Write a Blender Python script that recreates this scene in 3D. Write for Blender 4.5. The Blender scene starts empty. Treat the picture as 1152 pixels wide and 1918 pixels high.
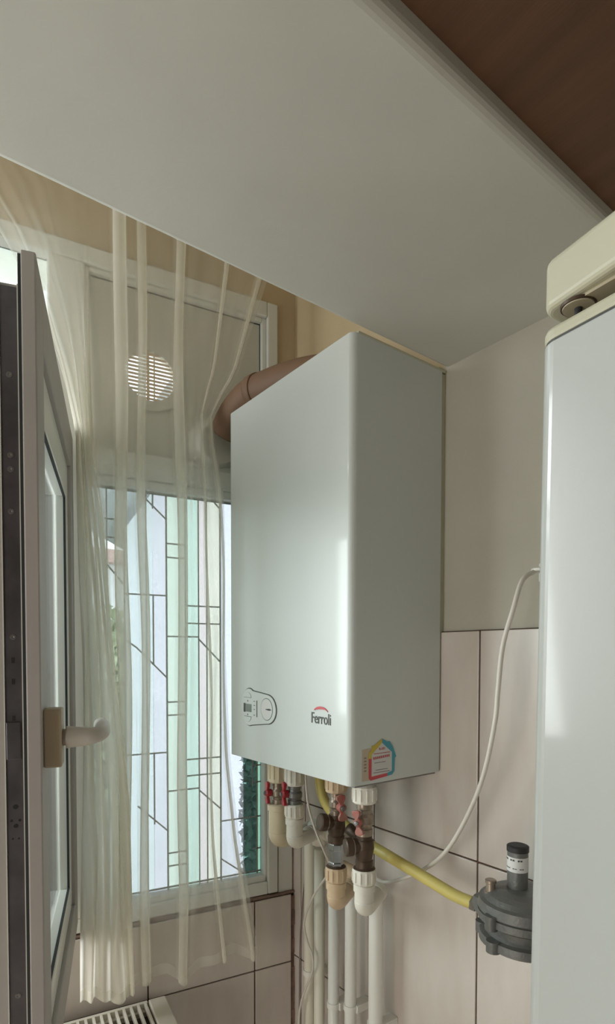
import bpy, bmesh, math, random
from mathutils import Vector, Matrix
random.seed(7)
R = math.radians
scn = bpy.context.scene
COL = scn.collection
EYE = 1.5                                   # eye height above the floor; heights below are given relative to it

# ------------------------------------------------------------------ camera, world, lights
CAM = Vector((1.1234, -0.8065, EYE))
yaw, pit, rol = R(52.967), R(-1.735), R(0.082)
fw = Vector((-math.sin(yaw)*math.cos(pit), math.cos(yaw)*math.cos(pit), math.sin(pit)))
rt = Vector((math.cos(yaw), math.sin(yaw), 0)); up = rt.cross(fw)
rt2 = rt*math.cos(rol)+up*math.sin(rol); up2 = up*math.cos(rol)-rt*math.sin(rol)
cd = bpy.data.cameras.new('camera'); cam = bpy.data.objects.new('camera', cd); COL.objects.link(cam)
cam.matrix_world = Matrix(((rt2.x, up2.x, -fw.x, CAM.x), (rt2.y, up2.y, -fw.y, CAM.y), (rt2.z, up2.z, -fw.z, CAM.z), (0, 0, 0, 1)))
cd.sensor_fit = 'VERTICAL'; cd.sensor_height = 36; cd.lens = 20.005; cd.shift_y = 0.1576; cd.clip_start = 0.02
scn.camera = cam

scn.view_settings.view_transform = 'Standard'; scn.view_settings.look = 'None'
scn.view_settings.gamma = 1; scn.view_settings.use_curve_mapping = False
scn.view_settings.exposure = 0.72

world = bpy.data.worlds.new('overcast_sky'); scn.world = world; world.use_nodes = True
bg = world.node_tree.nodes['Background']; bg.inputs[0].default_value = (0.86, 0.95, 0.98, 1); bg.inputs[1].default_value = 1.35

def area(name, loc, target, sx, sy, power, colr):
    l = bpy.data.lights.new(name, 'AREA'); l.shape = 'RECTANGLE'; l.size = sx; l.size_y = sy; l.energy = power; l.color = colr
    o = bpy.data.objects.new(name, l); COL.objects.link(o); o.location = loc
    o.rotation_euler = (Vector(target)-Vector(loc)).to_track_quat('-Z', 'Y').to_euler()
    return o
# low fill lamp added behind the camera to lift the pipework; daylight entering by the long balcony glazing
area('kitchen_fill', (0.98, -2.8, 0.95), (0.40, 0, 1.05), 0.9, 1.3, 9.5, (1.0, 0.93, 0.83))
area('balcony_daylight', (-0.45, -1.30, 1.70), (0.20, -0.35, 1.0), 0.9, 1.1, 22, (0.93, 0.98, 1.0))

# ------------------------------------------------------------------ materials
def mat(name, col, rough=0.5, metal=0.0, noise=0.0, nscale=20, bump=0.0, bscale=60, coat=0.0, col2=None, spec=0.5, stretch=None):
    m = bpy.data.materials.new(name); m.use_nodes = True
    nt = m.node_tree; b = nt.nodes['Principled BSDF']
    b.inputs['Base Color'].default_value = (*col, 1); b.inputs['Roughness'].default_value = rough
    b.inputs['Metallic'].default_value = metal; b.inputs['Coat Weight'].default_value = coat; b.inputs['Coat Roughness'].default_value = 0.08
    b.inputs['Specular IOR Level'].default_value = spec
    tc = nt.nodes.new('ShaderNodeTexCoord'); mp = nt.nodes.new('ShaderNodeMapping'); nt.links.new(tc.outputs['Object'], mp.inputs[0])
    if stretch: mp.inputs['Scale'].default_value = stretch
    if noise > 0 or col2:
        n = nt.nodes.new('ShaderNodeTexNoise'); n.inputs['Scale'].default_value = nscale; n.inputs['Detail'].default_value = 5
        nt.links.new(mp.outputs[0], n.inputs['Vector'])
        r_ = nt.nodes.new('ShaderNodeValToRGB'); c2 = col2 or tuple(max(0, c*(1-noise)) for c in col)
        r_.color_ramp.elements[0].position = .35; r_.color_ramp.elements[1].position = .65
        r_.color_ramp.elements[0].color = (*c2, 1); r_.color_ramp.elements[1].color = (*col, 1)
        nt.links.new(n.outputs['Fac'], r_.inputs[0]); nt.links.new(r_.outputs[0], b.inputs['Base Color'])
    if bump > 0:
        n2 = nt.nodes.new('ShaderNodeTexNoise'); n2.inputs['Scale'].default_value = bscale; n2.inputs['Detail'].default_value = 4
        nt.links.new(mp.outputs[0], n2.inputs['Vector'])
        bp = nt.nodes.new('ShaderNodeBump'); bp.inputs['Strength'].default_value = bump; bp.inputs['Distance'].default_value = 0.002
        nt.links.new(n2.outputs['Fac'], bp.inputs['Height']); nt.links.new(bp.outputs[0], b.inputs['Normal'])
    return m
def s2l(r, g, b): return tuple(((c/255)/12.92 if c/255 <= .04045 else ((c/255+.055)/1.055)**2.4) for c in (r, g, b))

M = {}
M['soffit'] = mat('white_wall_paint', (0.62, 0.62, 0.56), 0.85, noise=.04, nscale=9, bump=.08, bscale=140)
M['wall'] = mat('cream_wall_paint', (0.50, 0.47, 0.395), 0.8, noise=.07, nscale=6, bump=.2, bscale=110)
M['ochre_bounce'] = mat('ochre_bounce_wall', (0.62, 0.49, 0.31), 0.85, noise=.12, nscale=5, bump=.2, bscale=90)  # warm bounced light of the balcony recess put into the wall colour
M['brown'] = mat('brown_ceiling_wood', (0.15, 0.072, 0.036), 0.55, noise=.25, nscale=5, stretch=(1, 8, 1), bump=.1)
M['tile'] = mat('beige_glazed_tile', (0.67, 0.615, 0.56), 0.28, noise=.10, nscale=7, stretch=(3, 3, .8), coat=.15, col2=(0.61, 0.545, 0.49))
M['grout'] = mat('dark_grout', (0.11, 0.065, 0.045), 0.95, noise=.3, nscale=60)
M['mortar'] = mat('brown_mortar', (0.30, 0.20, 0.16), 0.95, noise=.35, nscale=40, bump=.8, bscale=80)
M['kitchen'] = mat('brown_kitchen_wall', (0.30, 0.23, 0.165), 0.8, noise=.1)
M['floor'] = mat('brown_floor_tile', (0.82, 0.70, 0.60), 0.5, noise=.06, nscale=5)
M['pvc'] = mat('white_window_plastic', (0.79, 0.79, 0.73), 0.35, noise=.04, nscale=8, coat=.2)
M['pvcpanel'] = mat('cream_window_panel', (0.63, 0.61, 0.53), 0.5, noise=.06, nscale=6)
M['enamel'] = mat('white_enamelled_steel', (0.63, 0.66, 0.635), 0.38, noise=.015, nscale=4, coat=.4, spec=.5)
M['fridge'] = mat('white_fridge_enamel', (0.52, 0.55, 0.525), 0.30, noise=.012, nscale=4, coat=.6, bump=.03, bscale=220)
M['cream'] = mat('aged_cream_plastic', (0.56, 0.55, 0.41), 0.45, noise=.05, nscale=10)
M['creamdark'] = mat('cream_hinge_plastic', (0.48, 0.42, 0.30), 0.5)
M['black'] = mat('black_rubber', (0.02, 0.02, 0.02), 0.6)
M['gasket'] = mat('dark_window_gasket', (0.03, 0.035, 0.035), 0.7)
M['steel'] = mat('dull_grey_hardware_steel', (0.17, 0.165, 0.18), 0.42, metal=.75, noise=.3, nscale=25)
M['zinc'] = mat('zinc_fitting', (0.23, 0.225, 0.22), 0.4, metal=.6)
M['chrome'] = mat('scratched_chrome', (0.50, 0.51, 0.52), 0.22, metal=1.0, noise=.2, nscale=40)
M['brass'] = mat('nickel_plated_brass', (0.42, 0.34, 0.27), 0.35, metal=.65, noise=.3, nscale=50)
M['bronze'] = mat('dark_bronze', (0.10, 0.065, 0.042), 0.45, metal=.35, noise=.3, nscale=40, bump=.3, bscale=120)
M['ppr'] = mat('cream_water_pipe_plastic', (0.82, 0.79, 0.67), 0.42, noise=.04, nscale=12)
M['pprold'] = mat('yellowed_pipe_plastic', (0.74, 0.64, 0.45), 0.45, noise=.12, nscale=14)
M['pprpale'] = mat('pale_pipe_plastic', (0.82, 0.79, 0.70), 0.42, noise=.06, nscale=14)
M['pprtan'] = mat('tan_pipe_plastic', (0.74, 0.56, 0.37), 0.45, noise=.15, nscale=16)
M['whitepipe'] = mat('white_pipe_paint', (0.86, 0.86, 0.80), 0.4, noise=.03, nscale=10)
M['red'] = mat('red_valve_plastic', (0.40, 0.022, 0.032), 0.35, noise=.15, nscale=60)
M['redpale'] = mat('faded_red_valve_paint', (0.42, 0.10, 0.085), 0.45, noise=.5, nscale=90, col2=(0.38, 0.20, 0.16))
M['yellow'] = mat('yellow_gas_hose_plastic', (0.60, 0.50, 0.15), 0.45, noise=.06, nscale=20)
M['cable'] = mat('white_cable_sheath', (0.66, 0.62, 0.55), 0.5)
M['reg'] = mat('grey_cast_aluminium', (0.16, 0.16, 0.15), 0.45, metal=.35, noise=.12, nscale=30, bump=.35, bscale=200)
M['flue'] = mat('tan_flue_tube', (0.25, 0.145, 0.09), 0.6, noise=.15, nscale=8)
M['paper'] = mat('white_sticker_paper', (0.66, 0.65, 0.63), 0.6)
M['paperold'] = mat('beige_sticker_paper', (0.56, 0.47, 0.35), 0.6)
M['s_red'] = mat('sticker_red', (0.60, 0.07, 0.08), 0.4)
M['s_yel'] = mat('sticker_yellow', (0.60, 0.47, 0.06), 0.4)
M['s_blu'] = mat('sticker_teal', (0.07, 0.33, 0.42), 0.4)
M['ink'] = mat('grey_ink', (0.25, 0.2, 0.2), 0.6)
M['inkred'] = mat('red_ink', (0.50, 0.10, 0.10), 0.6)
M['lcd'] = mat('lcd_green_grey', (0.21, 0.24, 0.21), 0.2)
M['panelgrey'] = mat('pale_grey_control_plastic', (0.64, 0.67, 0.64), 0.35)
M['darkgrey'] = mat('dark_grey_plastic', (0.06, 0.065, 0.06), 0.4)
M['logo'] = mat('logo_dark_chrome', (0.10, 0.10, 0.095), 0.3, metal=.5)
M['handle'] = mat('beige_handle_plastic', (0.62, 0.58, 0.52), 0.4)
M['plate'] = mat('aged_handle_plate', (0.50, 0.41, 0.29), 0.5)
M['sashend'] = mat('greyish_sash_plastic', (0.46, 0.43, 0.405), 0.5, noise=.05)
M['lead'] = mat('grey_lead_strip', (0.30, 0.31, 0.29), 0.5, metal=.2)
M['radwhite'] = mat('radiator_enamel', (0.72, 0.68, 0.58), 0.4)
M['raddark'] = mat('radiator_inside', (0.10, 0.075, 0.055), 0.8)
M['housewhite'] = mat('white_house_render', (0.80, 0.81, 0.83), 0.9, noise=.05, nscale=3)
M['housegrey'] = mat('grey_roof_metal', (0.30, 0.33, 0.33), 0.6)
M['housepink'] = mat('pink_roof_tiles', (0.62, 0.42, 0.38), 0.8, noise=.2)
M['leafdark'] = mat('dark_leaves', (0.05, 0.075, 0.065), 0.7, noise=.6, nscale=6)
M['leafpale'] = mat('pale_green_leaves', (0.58, 0.64, 0.42), 0.7, noise=.2, nscale=6)
M['ground'] = mat('grey_yard', (0.42, 0.42, 0.38), 0.9, noise=.2, nscale=2)

def glassmat(name, tint, gloss=0.08, frost=0.0):
    m = bpy.data.materials.new(name); m.use_nodes = True; nt = m.node_tree; nt.nodes.clear()
    out = nt.nodes.new('ShaderNodeOutputMaterial'); tr = nt.nodes.new('ShaderNodeBsdfTransparent'); tr.inputs[0].default_value = (*tint, 1)
    gl = nt.nodes.new('ShaderNodeBsdfGlossy'); gl.inputs['Roughness'].default_value = 0.03
    fr = nt.nodes.new('ShaderNodeFresnel'); fr.inputs[0].default_value = 1.5
    mx = nt.nodes.new('ShaderNodeMixShader'); nt.links.new(fr.outputs[0], mx.inputs[0])
    last = tr
    if frost > 0:
        tl = nt.nodes.new('ShaderNodeBsdfTranslucent'); tl.inputs[0].default_value = (*tint, 1)
        n = nt.nodes.new('ShaderNodeTexNoise'); n.inputs['Scale'].default_value = 120
        tc = nt.nodes.new('ShaderNodeTexCoord'); nt.links.new(tc.outputs['Object'], n.inputs['Vector'])
        ml = nt.nodes.new('ShaderNodeMath'); ml.operation = 'MULTIPLY'; ml.inputs[1].default_value = frost*2
        nt.links.new(n.outputs['Fac'], ml.inputs[0])
        m2 = nt.nodes.new('ShaderNodeMixShader'); nt.links.new(ml.outputs[0], m2.inputs[0])
        nt.links.new(tr.outputs[0], m2.inputs[1]); nt.links.new(tl.outputs[0], m2.inputs[2]); last = m2
    nt.links.new(last.outputs[0], mx.inputs[1]); nt.links.new(gl.outputs[0], mx.inputs[2]); nt.links.new(mx.outputs[0], out.inputs[0])
    return m
M['g_clear'] = glassmat('clear_glass', (0.93, 0.96, 0.95))
M['g_lav'] = glassmat('lavender_film_glass', (0.89, 0.9, 0.94), frost=.12)
M['g_blue'] = glassmat('pale_blue_film_glass', (0.88, 0.93, 0.94), frost=.12)
M['g_green'] = glassmat('pale_green_film_glass', (0.8, 0.91, 0.86), frost=.12)
M['g_mint'] = glassmat('mint_film_glass', (0.87, 0.94, 0.88), frost=.12)
M['g_cream'] = glassmat('cream_film_glass', (0.92, 0.92, 0.86), frost=.12)
M['g_pink'] = glassmat('pink_film_glass', (0.92, 0.88, 0.88), frost=.12)
M['g_rose'] = glassmat('rose_film_glass', (0.9, 0.74, 0.76), frost=.12)
M['g_teal'] = glassmat('teal_film_glass', (0.48, 0.66, 0.62), frost=.03)

def sheer(name, col, opacity, bunch=False):
    m = bpy.data.materials.new(name); m.use_nodes = True; nt = m.node_tree; nt.nodes.clear()
    out = nt.nodes.new('ShaderNodeOutputMaterial')
    df = nt.nodes.new('ShaderNodeBsdfDiffuse'); df.inputs[0].default_value = (*col, 1)
    tl = nt.nodes.new('ShaderNodeBsdfTranslucent'); tl.inputs[0].default_value = (*col, 1)
    tr = nt.nodes.new('ShaderNodeBsdfTransparent')
    a = nt.nodes.new('ShaderNodeMixShader'); a.inputs[0].default_value = .6
    nt.links.new(df.outputs[0], a.inputs[1]); nt.links.new(tl.outputs[0], a.inputs[2])
    # thin cloth hides more when seen at a slant
    lw = nt.nodes.new('ShaderNodeLayerWeight'); lw.inputs[0].default_value = .5
    mr = nt.nodes.new('ShaderNodeMapRange'); mr.inputs[1].default_value = 0; mr.inputs[2].default_value = 1
    mr.inputs[3].default_value = opacity; mr.inputs[4].default_value = min(1, opacity+.45)
    nt.links.new(lw.outputs['Facing'], mr.inputs[0])
    fac = mr.outputs[0]
    if bunch:      # the voile is bunched up where the cloth is gathered, so more threads per width
        at = nt.nodes.new('ShaderNodeAttribute'); at.attribute_name = 'bunching'
        ad = nt.nodes.new('ShaderNodeMath'); ad.operation = 'ADD'; ad.use_clamp = True
        nt.links.new(fac, ad.inputs[0]); nt.links.new(at.outputs['Fac'], ad.inputs[1]); fac = ad.outputs[0]
    b = nt.nodes.new('ShaderNodeMixShader'); nt.links.new(fac, b.inputs[0])
    nt.links.new(tr.outputs[0], b.inputs[1]); nt.links.new(a.outputs[0], b.inputs[2]); nt.links.new(b.outputs[0], out.inputs[0])
    return m
M['sheer'] = sheer('sheer_curtain_voile', (0.98, 0.96, 0.88), .25, True)
M['hem'] = sheer('sheer_curtain_hem', (0.96, 0.95, 0.88), .36)

# ------------------------------------------------------------------ mesh helpers (heights relative to eye level)
def w3(p): return Vector((p[0], p[1], p[2]+EYE))
class MB:
    def __init__(s): s.v = []; s.f = []; s.m = []; s.sm = []
    def add(s, vs, fs, mi=0, smooth=False):
        o = len(s.v); s.v += [Vector(v) for v in vs]
        for f in fs: s.f.append([o+i for i in f]); s.m.append(mi); s.sm.append(smooth)
        return s
    def hexa(s, c, ax, ay, az, mi=0):     # box from centre and three half axes
        c = Vector(c); ax, ay, az = Vector(ax), Vector(ay), Vector(az)
        if ax.cross(ay).dot(az) < 0: ax = -ax
        vs = [c+ax*i+ay*j+az*k for k in (-1, 1) for j in (-1, 1) for i in (-1, 1)]
        return s.add(vs, [(0, 2, 3, 1), (4, 5, 7, 6), (0, 1, 5, 4), (2, 6, 7, 3), (0, 4, 6, 2), (1, 3, 7, 5)], mi)
    def box(s, x0, x1, y0, y1, z0, z1, mi=0):
        return s.hexa(w3(((x0+x1)/2, (y0+y1)/2, (z0+z1)/2)), ((x1-x0)/2, 0, 0), (0, (y1-y0)/2, 0), (0, 0, (z1-z0)/2), mi)
    def obox(s, F, a0, a1, b0, b1, z0, z1, mi=0):   # box in a frame F=(origin, A, B)
        O, A, B = F
        c = O+A*(a0+a1)/2+B*(b0+b1)/2; c.z = EYE+(z0+z1)/2
        return s.hexa(c, A*(a1-a0)/2, B*(b1-b0)/2, Vector((0, 0, (z1-z0)/2)), mi)
    def tube(s, pts, r, n=14, caps=True, mi=0, smooth=True):
        pts = [Vector(p) for p in pts]; rs = r if isinstance(r, (list, tuple)) else [r]*len(pts)
        t0 = (pts[1]-pts[0]).normalized(); a = Vector((0, 0, 1)) if abs(t0.z) < .9 else Vector((1, 0, 0))
        nrm = (a-t0*a.dot(t0)).normalized(); rings = []; vs = []
        for i, p in enumerate(pts):
            t = (pts[min(i+1, len(pts)-1)]-pts[max(i-1, 0)])
            t = t.normalized() if t.length > 1e-9 else t0
            nn = nrm-t*nrm.dot(t); nrm = nn.normalized() if nn.length > 1e-6 else nrm
            b = t.cross(nrm)
            for k in range(n):
                an = 2*math.pi*k/n; vs.append(p+(nrm*math.cos(an)+b*math.sin(an))*rs[i])
        fs = [(i*n+k, i*n+(k+1) % n, (i+1)*n+(k+1) % n, (i+1)*n+k) for i in range(len(pts)-1) for k in range(n)]
        s.add(vs, fs, mi, smooth)
        if caps:
            o = len(s.v)-len(vs)
            s.f.append([o+k for k in range(n)][::-1]); s.m.append(mi); s.sm.append(False)
            s.f.append([o+(len(pts)-1)*n+k for k in range(n)]); s.m.append(mi); s.sm.append(False)
        return s
    def lathe(s, o, axis, prof, n=28, mi=0, smooth=True):   # prof = [(distance along axis, radius)], each ring doubled for crisp edges
        ax = Vector(axis).normalized(); o = Vector(o)
        a = Vector((0, 0, 1)) if abs(ax.z) < .9 else Vector((1, 0, 0)); u = (a-ax*a.dot(ax)).normalized(); v = ax.cross(u)
        for (h0, r0), (h1, r1) in zip(prof[:-1], prof[1:]):
            vs = [o+ax*h+(u*math.cos(2*math.pi*k/n)+v*math.sin(2*math.pi*k/n))*r for h, r in ((h0, max(r0, 1e-5)), (h1, max(r1, 1e-5))) for k in range(n)]
            s.add(vs, [(k, (k+1) % n, n+(k+1) % n, n+k) for k in range(n)], mi, smooth)
        for (h, r), rev in ((prof[0], True), (prof[-1], False)):
            if r > 1e-4:
                vs = [o+ax*h+(u*math.cos(2*math.pi*k/n)+v*math.sin(2*math.pi*k/n))*r for k in range(n)]
                s.add(vs, [list(range(n))[::-1] if rev else list(range(n))], mi)
        return s
    def prism(s, poly, o, u, v, w, mi=0):   # polygon (a,b) in plane o+u*a+v*b, thickened by vector w
        o, u, v, w = Vector(o), Vector(u), Vector(v), Vector(w); n = len(poly)
        base = [o+u*a+v*b for a, b in poly]; vs = base+[p+w for p in base]
        nrm = u.cross(v); area_ = sum(poly[i][0]*poly[(i+1) % n][1]-poly[(i+1) % n][0]*poly[i][1] for i in range(n))
        flip = (nrm.dot(w) < 0) != (area_ < 0)
        fs = [list(range(n))[::-1], list(range(n, 2*n))]+[(i, (i+1) % n, n+(i+1) % n, n+i) for i in range(n)]
        if flip: fs = [list(f)[::-1] for f in fs]
        return s.add(vs, fs, mi)
def wmat(o):
    m = Matrix.LocRotScale(o.location, o.rotation_euler, None)
    return (wmat(o.parent) @ m) if o.parent else m
def part(name, mb, mats, parent=None, bevel=0, seg=2, label=None, smooth=False):
    me = bpy.data.meshes.new(name); inv = wmat(parent).inverted() if parent else Matrix()
    me.from_pydata([inv @ v for v in mb.v], [], mb.f); me.update()
    for m in (mats if isinstance(mats, (list, tuple)) else [mats]): me.materials.append(M[m] if isinstance(m, str) else m)
    for p, mi, sm in zip(me.polygons, mb.m, mb.sm): p.material_index = mi; p.use_smooth = sm or smooth
    o = bpy.data.objects.new(name, me); COL.objects.link(o)
    if parent: o.parent = parent
    if bevel:
        b = o.modifiers.new('bevel', 'BEVEL'); b.width = bevel; b.segments = seg; b.limit_method = 'ANGLE'; b.angle_limit = R(40); b.harden_normals = False
    if label: o['label'] = label
    return o
def thing(name, label, cat, loc, group=None, rot=(0, 0, 0)):
    o = bpy.data.objects.new(name, None); COL.objects.link(o); o.location = w3(loc); o.rotation_euler = rot; o.empty_display_size = .05
    o['label'] = label; o['category'] = cat
    if group: o['group'] = group
    return o
def tag(o, label, cat, group=None, kind=None):
    o['label'] = label; o['category'] = cat
    if group: o['group'] = group
    if kind: o['kind'] = kind
    return o
def struct(o, label=None):
    o['kind'] = 'structure'
    if label: o['label'] = label
    return o
def smoothpath(pts, n=8):       # Catmull-Rom
    P = [Vector(p) for p in pts]; P = [P[0]*2-P[1]]+P+[P[-1]*2-P[-2]]; out = []
    for i in range(1, len(P)-2):
        for k in range(n):
            t = k/n; a, b, c, d = P[i-1:i+3]
            out.append(.5*((2*b)+(c-a)*t+(2*a-5*b+4*c-d)*t*t+(-a+3*b-3*c+d)*t**3))
    out.append(P[-2]); return out
def textmesh(body, size, xs=1.0, ext=0.001):
    cu = bpy.data.curves.new('lettering', 'FONT'); cu.body = body; cu.size = size; cu.extrude = ext; cu.align_x = 'CENTER'; cu.align_y = 'CENTER'
    o = bpy.data.objects.new('lettering', cu); COL.objects.link(o); bpy.context.view_layer.update()
    me = bpy.data.meshes.new_from_object(o.evaluated_get(bpy.context.evaluated_depsgraph_get()))
    vs = [(v.co.x*xs, v.co.y, v.co.z) for v in me.vertices]; fs = [tuple(p.vertices) for p in me.polygons]
    bpy.data.objects.remove(o); bpy.data.curves.remove(cu); bpy.data.meshes.remove(me)
    return vs, fs
def addtext(mb, body, size, o, u, v, xs=1.0, ext=0.0006, mi=0):
    vs, fs = textmesh(body, size, xs, ext); o, u, v = Vector(o), Vector(u).normalized(), Vector(v).normalized(); w = u.cross(v)
    return mb.add([o+u*a+v*b+w*c for a, b, c in vs], fs, mi)

# frame of the window wall: s runs along the wall away from the corner, q out of the wall into the room
TH = R(-9.5)
WO = Vector((0.003, 0, 0)); WS = Vector((math.sin(TH), -math.cos(TH), 0)); WN = Vector((math.cos(TH), math.sin(TH), 0))
WF = (WO, WS, WN)
def W(s, q, z): p = WO+WS*s+WN*q; p.z = z+EYE; return p

# ------------------------------------------------------------------ room shell
FL = -1.5; TOP = 1.10; SOF = 0.507
struct(part('floor', MB().box(-.9, 3.3, -3.3, .15, FL-.05, FL), 'floor'))
# wall behind the boiler: cream paint beside it, ochre in the balcony recess above, warm bounced light put into its colour
b = MB(); b.box(-.12, .455, 0, .12, FL, SOF, 0); b.box(.455, 3.3, 0, .12, FL, .60, 0); b.box(-.12, .455, 0, .12, SOF, TOP, 1)
struct(part('wall_back', b, ['wall', 'ochre_bounce']))
# glazed tiles on that wall: dark grout bed with each tile standing on it
def tilewall(name, F, cols, rows, q0, q1, gap, bed):
    b = MB()
    O, A, B = F
    b.obox(F, cols[0], cols[-1], q0, q0+bed, rows[0], rows[-1], 1)
    for a0, a1 in zip(cols[:-1], cols[1:]):
        for z0, z1 in zip(rows[:-1], rows[1:]): b.obox(F, a0+gap, a1-gap, q0+bed*.5, q1, z0+gap, z1-gap, 0)
    return part(name, b, ['tile', 'grout'], None, .0012, 2)
BF = (Vector((0, 0, 0)), Vector((1, 0, 0)), Vector((0, -1, 0)))
cx = .5394
cols = [.006]+[cx-.25*k for k in (2, 1, 0)]+[cx+.25*k for k in (1, 2, 3, 4)]
struct(tilewall('wall_back_tiles', BF, cols, [FL, -1.112, -.729, -.346, .044], .0005, .0075, .0016, .004))
# window wall
b = MB()
S0, S1 = .05, 1.75                     # window opening
b.obox(WF, -.03, S0, -.12, 0, FL, TOP, 1)
b.obox(WF, S0, S1, -.12, 0, FL, -.565, 0)
b.obox(WF, S0, S1, -.12, 0, .815, TOP, 1)
b.obox(WF, S1, 2.4, -.12, 0, FL, TOP, 0)
struct(part('wall_left', b, ['wall', 'ochre_bounce']))
struct(tilewall('wall_left_tiles', WF, [.016, .112, .358, .605, .85, 1.1, 1.35, 1.6], [FL, -1.112, -.739, -.574], .0005, .017, .0016, .013))
b = MB(); b.obox(WF, .0, .046, .0005, .006, -.572, .3, 0)
struct(part('trim_1', b, 'pvc'))
b = MB()
for k in range(26):                    # rough mortar line along the sill and down the corner
    s = .012+k*.04; b.obox(WF, s-.022, s+.022, .001, .0125+random.uniform(-.001, .002), -.5745, -.567+random.uniform(-.002, .003))
for k in range(24):
    z = -.60-k*.035; b.obox(WF, -.003, .0175, .002, .012+random.uniform(-.002, .002), z-.019, z+.019)
for k in range(6):
    z = -.33-k*.045; b.obox(WF, .004, .0105, .002, .0075+random.uniform(-.001, .001), z-.024, z+.024)
struct(part('trim_2', b, 'mortar', None, .003))
# soffit of the thick wall between kitchen and balcony, with the wall above it
b = MB(); b.box(.455, .79, -3.3, .03, SOF, TOP)
struct(part('ceiling_soffit', b, 'soffit', None, .010, 4))
b = MB(); b.box(.785, 3.3, -3.3, .0, SOF+.02, SOF+.10)
struct(part('ceiling', b, 'brown'))
b = MB(); b.prism([(.46, .1), (-.1, .1), (-.025, -.03), (-.40, -2.35), (.46, -2.35)], (0, 0, EYE+TOP), (1, 0, 0), (0, 1, 0), (0, 0, .05))
struct(part('ceiling_balcony', b, 'ochre_bounce'))
struct(part('wall_right', MB().box(3.2, 3.3, -3.3, 0, FL, SOF+.05), 'kitchen'))
b = MB(); b.box(.79, 1.1, -3.3, -3.2, FL, SOF+.05); b.box(2.7, 3.3, -3.3, -3.2, FL, SOF+.05); b.box(1.1, 2.7, -3.3, -3.2, FL, -.45); b.box(1.6, 2.7, -3.3, -3.2, -.45, SOF+.05)
struct(part('wall_front', b, 'wall'))
struct(part('wall_balcony_end', MB().box(-.9, .46, -2.4, -2.3, FL, TOP), 'wall'))

# ------------------------------------------------------------------ window in the left wall
win = bpy.data.objects.new('window_1', None); COL.objects.link(win); win.location = W(.9, 0, -.565); struct(win)
b = MB(); q0, q1 = -.05, .012
b.obox(WF, S0, S0+.026, q0, q1, -.565, .815); b.obox(WF, S0+.026, S1, -.125, q1, .780, .815)
b.obox(WF, S0+.026, S1, q0, q1, -.565, -.535)
b.obox(WF, .470, .538, q0, q1, -.535, .78); b.obox(WF, 1.10, 1.16, q0, q1, -.535, .78)
b.obox(WF, S0+.026, .47, q0, q1, .370, .412); b.obox(WF, .538, 1.10, q0, q1, .395, .44); b.obox(WF, 1.16, S1, q0, q1, .395, .44)
b.obox(WF, S1-.026, S1, q0, q1, -.565, .815)
part('window_frame', b, 'pvc', win, .003)
b = MB()
for a0, a1, z0, z1 in ((.076, .083, -.535, .370), (.076, .470, .352, .370), (.076, .470, -.535, -.520), (.462, .470, -.52, .352)):
    b.obox(WF, a0, a1, -.02, .006, z0, z1)
part('glazing_bead', b, 'pvc', win, .002)
pn = part('solid_panel', MB().obox(WF, .087, .462, -.022, -.008, .425, .770), 'pvcpanel', win, .002)
b = MB()
for a0, a1, z0, z1 in ((.076, .087, .412, .78), (.462, .47, .412, .78), (.087, .462, .770, .78), (.087, .462, .412, .425)): b.obox(WF, a0, a1, -.022, .004, z0, z1)
part('panel_bead', b, 'pvc', win, .002)
b = MB()
for a0, a1, z0, z1 in ((.0868, .0885, .425, .77), (.087, .462, .7685, .7702)): b.obox(WF, a0, a1, -.008, -.0068, z0, z1)
part('panel_seal', b, 'gasket', win)
# the leaded pane, built of tinted bands
bands = [(.083, .126, 'g_teal'), (.126, .183, 'g_lav'), (.183, .215, 'g_cream'), (.215, .234, 'g_pink'), (.234, .264, 'g_green'), (.264, .306, 'g_mint'),
         (.306, .335, 'g_lav'), (.335, .371, 'g_blue'), (.371, .395, 'g_blue'), (.395, .462, 'g_clear')]
names = sorted({x[2] for x in bands}|{'g_rose', 'g_pink', 'g_lav'})
b = MB()
for a0, a1, g in bands: b.obox(WF, a0, a1, -.0205, -.0165, -.52, .352, names.index(g))
pane = part('leaded_pane', b, names, win)
b = MB()
def lead(s0, z0, s1, z1, w=.0016):
    p, q = W(s0, -.0155, z0), W(s1, -.0155, z1); d = (q-p).normalized(); sd = WN.cross(d).normalized()
    b.hexa((p+q)/2, (q-p)/2, sd*w, WN*.0008)
for s in (.451, .430, .395, .3495, .306, .264, .234, .215, .183, .0925): lead(s, -.52, s, .352, .0019 if s in (.306, .183) else .0014)
lead(.083, -.515, .465, -.515, .002); lead(.083, .350, .465, .350, .002)
for z in (.286, .248): lead(.451, z, .395, z)
for z in (-.11, -.148): lead(.451, z, .395, z)
lead(.451, .216, .395, .150); lead(.451, -.175, .395, -.24)
lead(.366, .352, .306, .298); lead(.335, .352, .335, .318); lead(.395, .132, .306, .132); lead(.335, .132, .335, -.02); lead(.371, .018, .306, -.048)
lead(.395, .035, .371, .018); lead(.395, -.213, .306, -.213); lead(.335, -.213, .335, -.37); lead(.371, -.325, .306, -.388)
for z in (.246, .216, -.102, -.131, -.439, -.468): lead(.306, z, .264, z)
for z in (.112, .073, -.233, -.270): lead(.264, z, .183, z)
for z in (.043, -.300): lead(.306, z, .234, z)
lead(.234, .038, .183, -.014); lead(.234, -.305, .183, -.354); lead(.200, .352, .183, .335); lead(.183, -.383, .083, -.383); lead(.183, -.471, .13, -.512)
for z in (-.19, -.26, -.30, -.46): lead(.104, z, .083, z)
lead(.104, -.18, .104, -.31); 
part('leading', b, 'lead', pane)
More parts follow.
